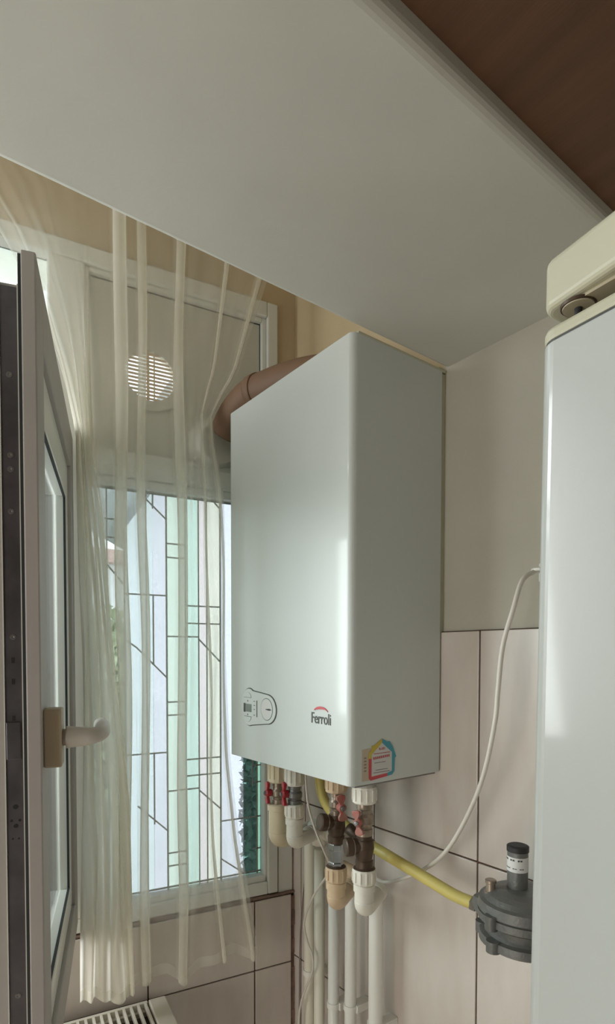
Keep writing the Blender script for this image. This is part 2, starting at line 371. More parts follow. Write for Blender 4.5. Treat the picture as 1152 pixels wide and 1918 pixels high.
part('upper_pane', MB().obox(WF, .538, 1.10, -.02, -.016, .44, .78).obox(WF, 1.16, S1-.02, -.02, -.016, .44, .78).obox(WF, 1.16, S1-.02, -.02, -.016, -.535, .395), 'g_clear', win)

# round ventilation grille in the solid panel
gr = thing('ventilation_grille', 'round white ventilation grille with bright louvres in the panel above the window', 'grille', (0, 0, 0)); gr.location = W(.341, -.008, .593)
gc = W(.341, -.008, .593); gt = WN; n_ = 40
def disc_ring(b, c, r0, r1, q0, q1):
    u, v = WS, Vector((0, 0, 1))
    for (ra, qa), (rb, qb) in (((r1, q0), (r1, q1)), ((r1, q1), (r0, q1)), ((r0, q1), (r0, q0))):
        vs = [c+gt*q+(u*math.cos(2*math.pi*k/n_)+v*math.sin(2*math.pi*k/n_))*r for r, q in ((ra, qa), (rb, qb)) for k in range(n_)]
        b.add(vs, [(k, (k+1) % n_, n_+(k+1) % n_, n_+k) for k in range(n_)], 0, False)
b = MB(); disc_ring(b, gc, .052, .073, .0, .007); part('flange', b, 'pvcpanel', gr)
b = MB()
for i in range(13):
    z = -.0465+i*.00775; h = math.sqrt(max(.051**2-z*z, 0))
    b.hexa(gc+Vector((0, 0, z))+gt*.0022, WS*h, gt*.0016+Vector((0, 0, -.0005)), Vector((0, 0, .0022)))
b.hexa(gc+gt*.003+WS*.004, WS*.0025, gt*.002, Vector((0, 0, .051))); b.hexa(gc+gt*.003-WS*.009, WS*.0012, gt*.002, Vector((0, 0, .050)))
part('louvres', b, 'pprtan', gr)
# daylight hole behind the louvres: a bright translucent insect mesh lit by the sky
m = sheer('white_grille_backing', (0.95, 0.97, 0.97), .55)
b = MB(); b.lathe(gc-gt*.0035+gt*0, WN, [(0, .0515), (.0008, .0515)], 40); 
# cut the solid panel open behind the grille
cut = MB().lathe(gc-gt*.05, WN, [(0, .0515), (.09, .0515)], 40)
co = part('grille_opening', cut, 'pvcpanel'); co_me = co.data
bm_ = pn.modifiers.new('opening', 'BOOLEAN'); bm_.object = co; bm_.operation = 'DIFFERENCE'; bm_.solver = 'EXACT'
bpy.context.view_layer.update()
dg = bpy.context.evaluated_depsgraph_get(); newme = bpy.data.meshes.new_from_object(pn.evaluated_get(dg)); pn.modifiers.clear(); pn.data = newme
bpy.data.objects.remove(co)

# ------------------------------------------------------------------ open casement sash in the foreground
SD = Vector((.949, -.316, 0)).normalized(); SN = Vector((-SD.y, SD.x, 0))     # along the sash from the hinge; inner face normal
SH = Vector((-.050, -.496, 0)); SF = (SH, SD, SN)
sash = thing('window_sash', 'open white plastic casement sash standing edge-on at the left', 'window sash', (-.05, -.496, -.533))
Z0, Z1, L = -.533, .423, .543
def sashring(b, a0, a1, z0, z1, wa, wb, wt, q0, q1):
    b.obox(SF, a0, a0+wa, q0, q1, z0, z1); b.obox(SF, a1-wa, a1, q0, q1, z0, z1)
    b.obox(SF, a0+wa, a1-wa, q0, q1, z0, z0+wb); b.obox(SF, a0+wa, a1-wa, q0, q1, z1-wt, z1)
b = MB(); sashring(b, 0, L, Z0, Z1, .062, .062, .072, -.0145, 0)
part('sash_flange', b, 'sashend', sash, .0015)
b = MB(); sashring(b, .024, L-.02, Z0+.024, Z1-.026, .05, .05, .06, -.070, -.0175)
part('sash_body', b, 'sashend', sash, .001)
b = MB()      # sloped glazing beads
def bead(a0, a1, z0, z1, da, dz):
    pass
sashring(b, .062, L-.062, Z0+.062, Z1-.072, .036, .046, .066, -.0255, -.006)
part('glazing_bead', b, 'pvc', sash, .003)
b = MB(); sashring(b, .098, L-.098, Z0+.108, Z1-.138, .0022, .0022, .0022, -.0110, -.0072)
part('glazing_gasket', b, 'gasket', sash)
part('glass', MB().obox(SF, .06, L-.06, -.032, -.026, Z0+.07, Z1-.08), 'g_clear', sash)
b = MB(); sashring(b, .004, L-.003, Z0+.004, Z1-.003, .012, .012, .012, -.0178, -.0146)
part('sash_seal', b, 'gasket', sash)
hs = part('hardware_strip', MB().obox(SF, L-.0205, L-.0178, -.0375, -.0205, Z0+.03, Z1-.03), 'steel', sash, .0006)
b = MB(); b.obox(SF, L-.021, L-.0145, -.0205, -.0192, Z0+.026, Z1-.028); b.obox(SF, L-.021, L-.0165, -.0388, -.0377, Z0+.026, Z1-.028)
part('strip_lip', b, 'pvc', sash)
for z in (.30, .215, .20, .155, .02, -.375):
    part('screw', MB().lathe(SH+SD*(L-.0178)+SN*-.029+Vector((0, 0, EYE+z)), SD, [(0, .0033), (.0006, .0030), (.0006, .0012), (.0002, .0001)], 14), 'zinc', hs)
for z in (-.005, -.028, -.068, -.108):
    part('slot', MB().obox(SF, L-.0180, L-.0175, -.031, -.028, z-.003, z+.003), 'black', hs)
for dz, dq, r in ((-.165, 0, .0026), (-.180, -.004, .0014), (-.180, .004, .0014), (-.186, 0, .0022), (-.20, .003, .001), (-.20, -.003, .001)):
    part('hole', MB().lathe(SH+SD*(L-.0178)+SN*(-.029+dq)+Vector((0, 0, EYE+dz)), SD, [(0, r), (.0004, r)], 12), 'black', hs)
part('keeper', MB().obox(SF, L-.0178, L-.0160, -.0370, -.0225, -.113, -.072), 'steel', hs, .0008)
# handle
hd = part('handle_plate', MB().obox(SF, L-.046, L-.014, .0, .0185, -.124, -.059), 'plate', sash, .002, label='aged beige handle plate')
hz = -.0925
b = MB()
hp = [SH+SD*(L-.030)+SN*q+Vector((0, 0, EYE+hz)) for q in (.0185, .024)]
b.tube(hp, [.0095, .0095], 18)
lever = [SH+SD*(L-.030-da)+SN*q+Vector((0, 0, EYE+hz+dz)) for q, da, dz in ((.022, 0, 0), (.034, 0, 0), (.046, .0, .0), (.054, .004, .001), (.059, .014, .002), (.060, .030, .003), (.059, .07, .003), (.056, .105, .002))]
lv = smoothpath(lever, 6)
nn = len(lv); rs = [.0128-.0036*min(1, i/(nn*.4)) for i in range(nn)]; rs[-1] = .005; rs[-2] = .0078
b.tube(lv, rs, 20)
part('handle_lever', b, 'handle', hd)

# ------------------------------------------------------------------ sheer curtain
def lerp(a, b, t): return a+(b-a)*t
def tabl(T, z):
    for (z0, v0), (z1, v1) in zip(T[:-1], T[1:]):
        if z >= z1: return lerp(v0, v1, min(1, max(0, (z-z0)/(z1-z0))))
    return T[-1][1]
pst = []; plan = []    # (s at the top, q)
def seg(s0, s1, n, amp, ph, wl):
    for i in range(n):
        t = i/n; s = lerp(s0, s1, t); plan.append((s, amp*math.sin(2*math.pi*s/wl+ph)))
def pleat(s, w, dq):
    pst.append((s, s+w))
    for i in range(5): plan.append((s+w*i/5, dq*i/5))
    for i in range(5): plan.append((s+w-w*i/5*.95, dq*1.0+dq*.5*math.sin(math.pi*i/5)))
    for i in range(5): plan.append((s+.05*w+w*.95*i/5, dq*.9-dq*.9*i/5))
seg(.070, .088, 5, .004, 0, .05); pleat(.088, .014, .012)
seg(.102, .178, 14, .003, 1, .08); pleat(.178, .012, .014)
seg(.190, .288, 18, .004, 2, .1); pleat(.288, .022, .016)
seg(.310, .366, 12, .003, 0, .08); pleat(.366, .018, .014)
seg(.384, .402, 5, .002, 0, .08); pleat(.402, .026, .016)
seg(.428, .47, 8, .002, 0, .08); s = .47; k = 0
while s < 1.02:
    w = (.13, .17, .14, .14)[k % 4]
    for i in range(18):
        t = i/18; plan.append((s+w*t, .009*math.sin(2*math.pi*t)))
    s += w; k += 1
T_right = [(1.1, .07), (.84, .097), (.60, .168), (.55, .200), (.50, .226), (.44, .224), (.36, .212), (.0, .200), (-.22, .190), (-.40, .17), (-.66, .128)]
T_left = [(1.1, 1.05), (.95, .86), (.85, .70), (.76, .62), (.66, .565), (.54, .525), (.42, .497), (.2, .492), (0, .49), (-.3, .494), (-.7, .502)]
T_gat = [(1.1, .47), (.8, .467), (.50, .465), (.36, .462), (.27, .452), (.10, .440), (-.1, .424), (-.3, .410), (-.7, .396)]
def warp(s0, z):
    e = tabl(T_right, z); l = tabl(T_left, z); g = tabl(T_gat, z)
    if s0 < .28: return e+(s0-.07)*(.28-e)/.21
    if s0 < .402: return s0
    if s0 < .428: return s0
    if s0 < .47: return lerp(.428, g, (s0-.428)/.042)
    smax = plan[-1][0]; t = (s0-.47)/(smax-.47)
    a = g
    return lerp(a, l, t)
def hemz(s): return -.663-.014*math.exp(-((s-.30)/.035)**2)-.012*math.exp(-((s-.41)/.04)**2)+.008*math.sin(s*40)-.004*math.sin(s*90)
cz = [1.08-.03*i for i in range(59)]
def qoff(s0, z):
    # the cloth hangs a little proud of the window and swings out round the open sash
    return .072+.008*math.sin(6*z+5*s0)+(.022*min(1, max(0, (s0-.428)/.045))*min(1, max(0, (.3-z)/.4)))
def cpoint(s0, q, z): 
    g = 1.0 if (z < .5 or s0 < .44) else 1.0-.8*min(1, (z-.5)/.35)
    ss = warp(s0, z)+.0025*math.sin(9*z+s0*30)
    return W(ss, qoff(s0, z)+q*g+.003*math.sin(14*z+s0*50), z)
b = MB(); vs = []; rows = 60
for j in range(rows+1):
    for s0, q in plan:
        hz_ = hemz(warp(s0, -.65)); z = lerp(1.08, hz_, j/rows); vs.append(cpoint(s0, q, z))
npl = len(plan); b.add(vs, [(j*npl+i, j*npl+i+1, (j+1)*npl+i+1, (j+1)*npl+i) for j in range(rows) for i in range(npl-1)], 0, True)
cur = thing('curtain', 'sheer cream voile curtain gathered beside the open sash in front of the window', 'curtain', (0, 0, 0)); cur.location = W(.45, .07, 1.08)
vo = part('voile', b, 'sheer', cur)
ba = vo.data.attributes.new('bunching', 'FLOAT', 'POINT')
def bunch(s0, z):
    for pa, pb in pst:
        if pa <= s0 <= pb: return .16
    if s0 < .44: return 0
    t = min(1, max(0, (.75-z)/.45)); return .55*t*min(1, (s0-.44)/.035)
for j in range(rows+1):
    for i, (s0, q) in enumerate(plan): ba.data[j*npl+i].value = bunch(s0, lerp(1.08, -.66, j/rows))
b = MB(); vs = []
for j in range(4):
    for s0, q in plan:
        hz_ = hemz(warp(s0, -.65)); z = hz_+.022*(1-j/3)-.0005; p = cpoint(s0, q, z); vs.append(p+WN*.0015)
b.add(vs, [(j*npl+i, j*npl+i+1, (j+1)*npl+i+1, (j+1)*npl+i) for j in range(3) for i in range(npl-1)], 0, True)
part('hem', b, 'hem', cur)
part('curtain_rod', MB().tube([W(.04, .075, 1.085), W(1.6, .075, 1.085)], .009, 16), 'pvc', cur)

# ------------------------------------------------------------------ gas boiler
BX0, BX1, BY, BT, BB = .0763, .46, -.221, .497, -.205
boi = thing('gas_boiler', 'white wall-hung gas boiler with a small control panel, right beside the soffit', 'boiler', (.27, -.003, BB))
def rrect(x0, x1, y0, y1, r, n=6):
    P = []
    for cx_, cy_, a0 in ((x1-r, y0+r, -90), (x1-.001, y1-.001, 0), (x0+.001, y1-.001, 90), (x0+r, y0+r, 180)):
        rr = r if cy_ == y0+r else .001
        for i in range(n+1):
            a = R(a0+90*i/n); P.append((cx_+rr*math.cos(a), cy_+rr*math.sin(a)))
    return P
b = MB(); b.prism(rrect(BX0, BX1, BY, -.012, .011), (0, 0, EYE+BB), (1, 0, 0), (0, 1, 0), (0, 0, BT-BB))
c = part('casing', b, 'enamel', boi, .0012); 
part('back_frame', MB().box(BX0+.004, BX1-.003, -.012, -.0005, BB+.004, BT-.002), 'cream', boi)
b = MB(); b.box(BX0+.02, BX1-.0005, -.020, -.0005, BT, BT+.006); b.box(BX1-.006, BX1+.0002, BY+.012, -.004, BT-.0005, BT+.0035)
part('top_edging', b, 'cream', boi, .001)
part('underside', MB().box(BX0+.012, BX1-.006, BY+.014, -.016, BB-.004, BB+.0005), 'zinc', boi)
# control panel (flush oval with a bulge on the left)
U, V_ = Vector((1, 0, 0)), Vector((0, 0, 1)); FO = Vector((0, BY, EYE))
def ov(e=0):
    P = []
    for a in range(-90, 91, 12): P.append((.2215+(.0315+e)*math.cos(R(a)), -.1005+(.0275+e)*math.sin(R(a))))
    for a in range(62, 181, 12): P.append((.158+(.029+e)*math.cos(R(a)), -.1005+(.0365+e)*math.sin(R(a))))
    for a in range(180, 299, 12): P.append((.158+(.029+e)*math.cos(R(a)), -.1005+(.0365+e)*math.sin(R(a))))
    return P
cp = part('control_panel', MB().prism(ov(0), FO+Vector((0, -.0001, 0)), U, V_, (0, -.0022, 0)), 'panelgrey', boi, .0006)
part('panel_groove', MB().prism(ov(.0016), FO+Vector((0, .0002, 0)), U, V_, (0, -.0006, 0)), 'darkgrey', cp)
part('display', MB().box(.141, .168, BY-.0030, BY-.002, -.110, -.0945), 'lcd', cp)
part('display_shade', MB().box(.1395, .1455, BY-.0033, BY-.002, -.111, -.0935), 'darkgrey', cp)
gg = part('pressure_gauge', MB().lathe((.2225, BY-.0018, EYE-.1005), (0, -1, 0), [(0, .0205), (.0012, .0200), (.0012, .0185), (.0004, .0180)], 32), ['panelgrey'], cp)
b = MB(); b.lathe((.2225, BY-.0020, EYE-.1005), (0, -1, 0), [(0, .0212), (.0004, .0212)], 32); part('gauge_rim', b, 'darkgrey', gg)
part('gauge_face', MB().lathe((.2225, BY-.0022, EYE-.1005), (0, -1, 0), [(0, .0190), (.0006, .0190)], 32), 'paper', gg)
b = MB(); b.prism([(-.006, -.0006), (.006, -.0018), (.014, 0), (.006, .0018), (-.006, .0006)], (.2265, BY-.0029, EYE-.1005), U, V_, (0, -.0006, 0)); part('gauge_needle', b, 'darkgrey', gg)
def half(cx_, cz_, r, upw):
    return [(cx_+r*math.cos(R(a)), cz_+r*.8*math.sin(R(a))*(1 if upw else -1)) for a in range(0, 181, 15)]
for cz_, upw in ((-.0815, True), (-.1195, False)):
    part('button', MB().prism(half(.154, cz_, .0135, upw), FO+Vector((0, -.002, 0)), U, V_, (0, -.0016, 0)), 'panelgrey', cp, .0005)
    part('button_line', MB().box(.1405, .1675, BY-.0028, BY-.002, cz_-.0006, cz_+.0006), 'darkgrey', cp)
for cz_ in (-.0885, -.1155):
    part('mark', MB().lathe((.154, BY-.002, EYE+cz_), (0, -1, 0), [(0, .0018), (.0006, .0018)], 10), 'ink', cp)
b = MB(); b.box(.1875, .1892, BY-.003, BY-.002, -.118, -.086)
for z in (-.088, -.096, -.104, -.115): b.box(.176, .181, BY-.0026, BY-.002, z-.0006, z+.0006)
part('mark', b, 'darkgrey', cp)
# maker's lettering with its red arc
b = MB(); addtext(b, 'Ferroli', .0265, (.385, BY-.0004, EYE-.1045), U, V_, xs=.74, ext=.0006); part('lettering', b, 'logo', boi)
arc = [(.385+.021*math.cos(R(a)), -.0975+.014*math.sin(R(a))) for a in range(25, 151, 10)]
arc2 = [(.385+.021*math.cos(R(a)), -.0975+(.014-.0045*max(0, math.sin(R((a-25)*1.25))))*math.sin(R(a))) for a in range(25, 151, 10)][::-1]
part('red_arc', MB().prism(arc+arc2, FO+Vector((0, -.0002, 0)), U, V_, (0, -.0016, 0)), 's_red', boi)
# stickers on the right flank
SX = BX1; U2 = Vector((0, 1, 0)); SO = Vector((SX, 0, EYE))
def flat(poly, name, m, th, parent): return part(name, MB().prism(poly, SO, U2, V_, (th, 0, 0)), m, parent)
st1 = flat([(-.198, -.148), (-.198, -.199), (-.172, -.199), (-.172, -.147)], 'old_sticker', 'paperold', .0003, boi)
b = MB()
for i in range(5): b.box(SX+.0003, SX+.0005, -.1935, -.1885, -.163-.0052*i, -.161-.0052*i)
part('print', b, 'ink', st1)
st = flat([(-.1825, -.197), (-.1325, -.194), (-.1255, -.190), (-.1255, -.157), (-.1545, -.1365), (-.1835, -.160)], 'house_sticker', 'paper', .0005, boi)
o1 = [(-.1835, -.162), (-.1835, -.1955), (-.1795, -.1995), (-.142, -.1965), (-.142, -.1915), (-.1775, -.1935), (-.1775, -.162)]
part('red_border', MB().prism(o1, SO+Vector((.0005, 0, 0)), U2, V_, (.0003, 0, 0)), 's_red', st)
o2 = [(-.1845, -.164), (-.1835, -.1545), (-.1775, -.150), (-.1775, -.1435), (-.1715, -.1435), (-.1545, -.1335), (-.1545, -.1405), (-.1775, -.158), (-.1775, -.164)]
part('yellow_border', MB().prism(o2, SO+Vector((.0006, 0, 0)), U2, V_, (.0003, 0, 0)), 's_yel', st)
o3 = [(-.1545, -.1335), (-.143, -.1395), (-.137, -.1395), (-.130, -.148), (-.1215, -.166), (-.1245, -.168), (-.1255, -.190), (-.131, -.1955), (-.142, -.1965), (-.142, -.1915), (-.1315, -.189), (-.1315, -.158), (-.1545, -.1405)]
part('teal_border', MB().prism(o3, SO+Vector((.0006, 0, 0)), U2, V_, (.0003, 0, 0)), 's_blu', st)
b = MB(); addtext(b, 'e.on', .0085, (SX+.0008, -.1545, EYE-.1495), U2, V_, xs=.95, ext=.0001); part('lettering', b, 'inkred', st)
b = MB(); b.box(SX+.0005, SX+.0008, -.1725, -.1355, -.1578, -.1568)
for i in range(9): b.box(SX+.0005, SX+.0008, -.1735+.0042*i, -.1707+.0042*i, -.1665+.0002*i, -.1625+.0002*i)
part('print', b, 'inkred', st)
b = MB()
for z, a0, a1 in ((-.172, -.171, -.146), (-.184, -.168, -.141), (-.188, -.173, -.137)): b.box(SX+.0005, SX+.0008, a0, a1, z-.0006, z+.0004)
part('print', b, 'ink', st)

# flue tube above the boiler
fl = thing('flue_pipe', 'tan flue elbow running from the boiler top to the window panel', 'flue pipe', (.30, -.14, BT))
path = smoothpath([w3(p) for p in ((.330, -.12, .498), (.30, -.13, .520), (.22, -.155, .534), (.14, -.172, .539), (.09, -.18, .538), (.04, -.186, .518), (.005, -.19, .487))], 8)
part('elbow', MB().tube(path, .034, 28), 'flue', fl)
b = MB(); p5 = path[26:30]; b.tube(p5, .0362, 28); part('elbow_collar', b, 'flue', fl)
b = MB(); fc = W(.195, -.008, .470)
b.lathe(fc, WN, [(0, .062), (.006, .062), (.012, .050), (.03, .044)], 36); part('wall_collar', b, 'pvcpanel', fl)

# ------------------------------------------------------------------ pipework under the boiler
RY = -.155
def V3(x, y, z): return w3((x, y, z))
def hexnut(b, x, y, z0, z1, r, mi=0):
    b.lathe(V3(x, y, z1), (0, 0, -1), [(0, r*.9), (.002, r), (z1-z0-.002, r), (z1-z0, r*.92)], 12, mi, False)
    for k in range(12):
        a = 2*math.pi*k/12; p = V3(x+r*math.cos(a), y+r*math.sin(a), (z0+z1)/2)
        b.hexa(p, Vector((math.cos(a), math.sin(a), 0))*.0012, Vector((-math.sin(a), math.cos(a), 0))*.0015, Vector((0, 0, (z1-z0)*.33)), mi)
def butterfly(axis, c, m, parent, size=1.0, tilt=0):
    ax = Vector(axis).normalized(); c = Vector(c); up_ = Vector((0, 0, 1)); sd = ax.cross(up_).normalized()
    up_ = (up_*math.cos(tilt)+sd*math.sin(tilt)); sd = ax.cross(up_).normalized()
    b = MB(); b.lathe(c-ax*.004, ax, [(0, .008*size), (.010, .0085*size), (.013, .006*size), (.013, .003), (.011, .0028)], 18)
    for sg in (-1, 1):
        pl = [(-.0035, .004), (-.0045, .010), (-.0085, .016), (-.0085, .0225), (-.003, .0245), (.003, .0245), (.0085, .0225), (.0085, .016), (.0045, .010), (.0035, .004)]
        b.prism([(a*size, v*size*sg) for a, v in pl], c+ax*.001, sd, up_, ax*.006)
    part('butterfly_handle', b, m, parent, .0012, 2, label='red butterfly handle')
    part('handle_screw', MB().lathe(c+ax*.009, ax, [(0, .0045), (.003, .0042), (.004, .002)], 6), 'zinc', parent)
def valve(x, z1, z0, parent, m='brass', r=.0128):
    b = MB(); zm = (z0+z1)/2; h = (z1-z0)
    b.lathe(V3(x, RY, z1), (0, 0, -1), [(0, r*.95), (h*.18, r*.95), (h*.2, r*.86), (h*.3, r*.9), (h*.4, r*1.12), (h*.62, r*1.12), (h*.72, r*.9), (h*.78, r*.86), (h*.8, r*.98), (h, r*.98)], 24)
    part('ball_valve', b, m, parent)
def union(x, z1, z0, parent, m, r=.0195, rim=True):
    b = MB(); hexnut(b, x, RY, z0, z1, r); part('union_nut', b, m, parent, .0008)
    if rim:
        b = MB(); b.lathe(V3(x, RY, z1+.0025), (0, 0, -1), [(0, r*.72), (.003, r*.95)], 24); part('washer', b, 'bronze', parent)
def elbow(x, z1, zc, d, parent, m, r=.0165, length=.04):
    d = Vector(d).normalized(); b = MB()
    b.lathe(V3(x, RY, z1), (0, 0, -1), [(0, r*.96), (.002, r*1.1), (.013, r*1.1), (.014, r*.97), (z1-zc, r)], 24)
    c = V3(x, RY, zc); pts = []
    for i in range(9):
        a = R(90*i/8); pts.append(c+Vector((0, 0, -1))*(r*.75*math.sin(a))+d*(r*.75*(1-math.cos(a))))
    pts = [c+Vector((0, 0, .002))]+pts+[pts[-1]+d*length]
    b.tube(pts, [r]*len(pts), 24)
    end = pts[-1]; b.lathe(end-d*.006, d, [(0, r*1.0), (.001, r*1.05), (.014, r*1.05), (.015, r*.8)], 24)
    part('elbow', b, m, parent); return end
def strainer(x, zt, zb, parent, capdir, cz_):
    b = MB(); r = .0135
    b.lathe(V3(x, RY, zt), (0, 0, -1), [(0, r), (.006, r), (.008, r*1.15), (.022, r*1.25), (zt-zb-.014, r*1.0), (zt-zb-.012, r*1.12), (zt-zb, r*1.12)], 20)
    d = Vector(capdir).normalized(); c = V3(x, RY, (zt+zb)/2+.010)
    b.lathe(c, d, [(0, r*.95), (.020, r*.98), (.022, r*1.15), (.032, r*1.15), (.034, r*1.0), (.034, .004)], 24)
    part('strainer', b, 'bronze', parent)
    part('strainer_ring', MB().lathe(c+d*.019, d, [(0, r*1.06), (.003, r*1.06)], 24), 'brass', parent)

ZT = BB-.004
# 1: far left, yellowed
v1 = thing('valve_assembly', 'yellowed pipe union with red butterfly valve, furthest left under the boiler', 'water valve', (.160, RY, ZT), 'valves under the boiler')
union(.160, ZT, -.258, v1, 'pprold', .0205, False); valve(.160, -.258, -.302, v1); butterfly((-.28, -1, 0), V3(.154, RY-.017, -.279), 'red', v1, .92)
e1 = elbow(.160, -.302, -.362, (-.3, 1, 0), v1, 'pprold', .0195, .012)
# 2
v2 = thing('valve_assembly', 'pale cream pipe union with red butterfly valve, second from the left under the boiler', 'water valve', (.218, RY, ZT), 'valves under the boiler')
union(.218, ZT, -.254, v2, 'pprpale', .0195, False); valve(.218, -.254, -.291, v2, 'zinc', .0135); butterfly((-.28, -1, 0), V3(.213, RY-.017, -.270), 'red', v2, .95)
union(.218, -.291, -.318, v2, 'pprpale', .0190, False)
e2 = elbow(.218, -.318, -.354, (-.42, .93, -.05), v2, 'pprpale', .0165, .052)
# 3
v3 = thing('valve_assembly', 'tan and chrome valve stack with bronze strainer, third from the left', 'water valve', (.346, RY, ZT), 'valves under the boiler')
union(.346, ZT, -.243, v3, 'pprtan', .0195, False); valve(.346, -.243, -.284, v3, 'brass', .012); butterfly((1, -.35, 0), V3(.366, RY-.006, -.266), 'redpale', v3, .95, .12)
strainer(.346, -.284, -.334, v3, (-.25, -1, .15), 0)
b = MB(); b.lathe(V3(.346, RY, -.334), (0, 0, -1), [(0, .0125), (.003, .0135), (.012, .0135), (.014, .0125), (.034, .0125), (.036, .0137), (.046, .0137)], 6, 0, False)
part('check_valve', b, 'chrome', v3, .0006, label='chrome hexagonal check valve')
union(.346, -.377, -.404, v3, 'pprtan', .0190)
e3 = elbow(.346, -.404, -.432, (-.45, 1, .15), v3, 'pprtan', .0165, .040)
# 4
v4 = thing('valve_assembly', 'pale valve stack with faded red handle and bronze strainer, nearest the sticker', 'water valve', (.420, RY, ZT), 'valves under the boiler')
union(.420, ZT-.008, -.247, v4, 'pprpale', .0205, False)
part('sealing_ring', MB().lathe(V3(.42, RY, ZT), (0, 0, -1), [(0, .016), (.006, .0165), (.008, .0185)], 24), 'pprpale', v4)
valve(.420, -.247, -.302, v4, 'brass', .0142); butterfly((.45, -1, 0), V3(.426, RY-.018, -.276), 'redpale', v4, .85, .2)
strainer(.420, -.302, -.357, v4, (-.45, -1, -.05), 0)
union(.420, -.358, -.384, v4, 'pprpale', .0200)
e4 = elbow(.420, -.384, -.416, (-.45, 1, .12), v4, 'pprpale', .0165, .045)

# vertical pipes down the wall with clips
def pipe(px, py, ztop, m, label, r=.0125, extra=None, clip=True, clipz=-.70):
    t = thing('water_pipe', label, 'pipe', (px, py, FL), 'white pipes running down the wall')
    b = MB(); pts = [V3(px, py, FL+.001), V3(px, py, ztop-.02)]
    if extra: pts = [V3(px, py, FL+.001)]+smoothpath([V3(px, py, ztop-.03), V3(px, py, ztop-.006)]+[Vector(e) for e in extra], 6)
    b.tube(pts, r, 20); part('tube', b, m, t)
    if clip:
        b = MB()
        b.box(px-.006, px+.017, py+r*.3, -.0078, clipz-.009, clipz+.007); b.lathe(V3(px, py, clipz+.006), (0, 0, -1), [(0, r*1.18), (.012, r*1.18)], 20)
        part('pipe_clip', b, 'whitepipe', t, .0012)
    return t
PA = pipe(.128, -.048, -.372, 'ppr', 'cream pipe in the corner, bent up to the leftmost valve', .0128, [e1+Vector((.002, .02, 0)), e1-Vector((-.001, .004, 0))], clipz=-.705)
pipe(.170, -.054, -.395, 'ppr', 'cream pipe just right of the corner pipe, hanging from the tee fitting', .0115, None, False)
pipe(.214, -.050, -.43, 'whitepipe', 'white pipe directly below the tan elbow', .0120, clip=True, clipz=-.735)
pipe(.270, -.052, -.455, 'whitepipe', 'white pipe between the tan elbow and the pale elbow', .0120, [e3+Vector((0, .004, -.001)), e3-Vector((0, .01, 0))], clipz=-.712)
pipe(.343, -.052, -.445, 'whitepipe', 'thick white pipe furthest right below the pale elbow', .0140, [e4+Vector((0, .004, -.001)), e4-Vector((0, .01, 0))], clipz=-.712)
# tee with its horizontal run
tee = thing('pipe_tee', 'cream plastic tee behind the second valve from the left', 'pipe fitting', (.170, -.054, -.38))
b = MB(); b.tube([V3(.146, -.054, -.372), V3(.206, -.054, -.374)], .0165, 22); b.tube([V3(.170, -.054, -.368), V3(.170, -.054, -.405)], .0160, 22)
part('body', b, 'pprpale', tee)
b = MB(); b.tube(smoothpath([V3(.202, -.054, -.374), V3(.222, -.053, -.380), V3(.220, -.051, -.41), V3(.216, -.050, -.445)], 6), .0125, 18); part('run', b, 'ppr', tee)
b = MB(); b.tube([V3(.241, -.05, -.435), V3(.29, -.05, -.437)], .0145, 20); b.tube([V3(.27, -.05, -.437), V3(.27, -.052, -.472)], .015, 20)
tag(part('pipe_elbow', b, 'pprtan'), 'small tan elbow at the wall between the two big elbows', 'pipe fitting')

# yellow gas hose and grey regulator
gh = thing('gas_hose', 'yellow gas hose curving from the boiler to the grey regulator', 'hose', (.294, -.14, ZT))
gp = [(.249, -.12, ZT+.002), (.252, -.12, -.235), (.262, -.118, -.275), (.285, -.112, -.302), (.335, -.108, -.325), (.375, -.105, -.338), (.43, -.100, -.350), (.49, -.09, -.365), (.545, -.078, -.381), (.578, -.07, -.386)]
part('tube', MB().tube(smoothpath([w3(p) for p in gp], 8), .0098, 18), 'yellow', gh)
b = MB(); b.tube(smoothpath([w3(p) for p in gp[3:7]], 6)[5:14], .0112, 18); part('band', b, 'bronze', gh, label='short dark sleeve')  # short dark length wrapped round the hose partway along
b = MB(); b.lathe(V3(.576, -.070, -.386), (1, .08, -.05), [(0, .0105), (.002, .0125), (.011, .0125), (.012, .010), (.02, .010)], 6, 0, False); part('hose_nut', b, 'chrome', gh)
rg = thing('gas_regulator', 'grey cast-metal gas regulator with labelled tube, half behind the fridge', 'regulator', (.668, -.07, -.45))
rx, ry = .668, -.072
b = MB(); b.lathe(V3(rx, ry, -.334), (0, 0, -1), [(0, .028), (.002, .042), (.006, .051), (.012, .057), (.014, .063), (.027, .065), (.030, .063)], 40)
part('bonnet', b, 'reg', rg)
b = MB(); b.lathe(V3(rx, ry, -.364), (0, 0, -1), [(0, .065), (.010, .0655), (.013, .058), (.017, .053), (.027, .052), (.030, .055), (.032, .062), (.043, .063), (.048, .055), (.054, .03)], 40)
b.lathe(V3(rx-.06, ry, -.378), (-1, -.0, 0), [(-.02, .017), (.014, .0165), (.022, .012), (.025, .009)], 20)
part('body', b, 'reg', rg)
for k in range(6):
    a = R(180+60*k+20); d = Vector((math.cos(a), math.sin(a), 0)); c = V3(rx, ry, -.368)+d*.0640
    if c.y < -.012: part('lug', MB().lathe(c+Vector((0, 0, .010)), (0, 0, -1), [(0, .009), (.020, .009)], 14), 'reg', rg, .001)
for k in range(4):
    a = R(200+60*k); d = Vector((math.cos(a), math.sin(a), 0)); c = V3(rx, ry, -.402)+d*.060
    if c.y < -.012: part('lug', MB().lathe(c+Vector((0, 0, .008)), (0, 0, -1), [(0, .010), (.016, .010)], 14), 'reg', rg, .001)
b = MB(); b.lathe(V3(rx-.012, ry, -.278), (0, 0, -1), [(0, .0145), (.066, .0145), (.070, .018)], 28); tb = part('adjuster_tube', b, 'reg', rg)
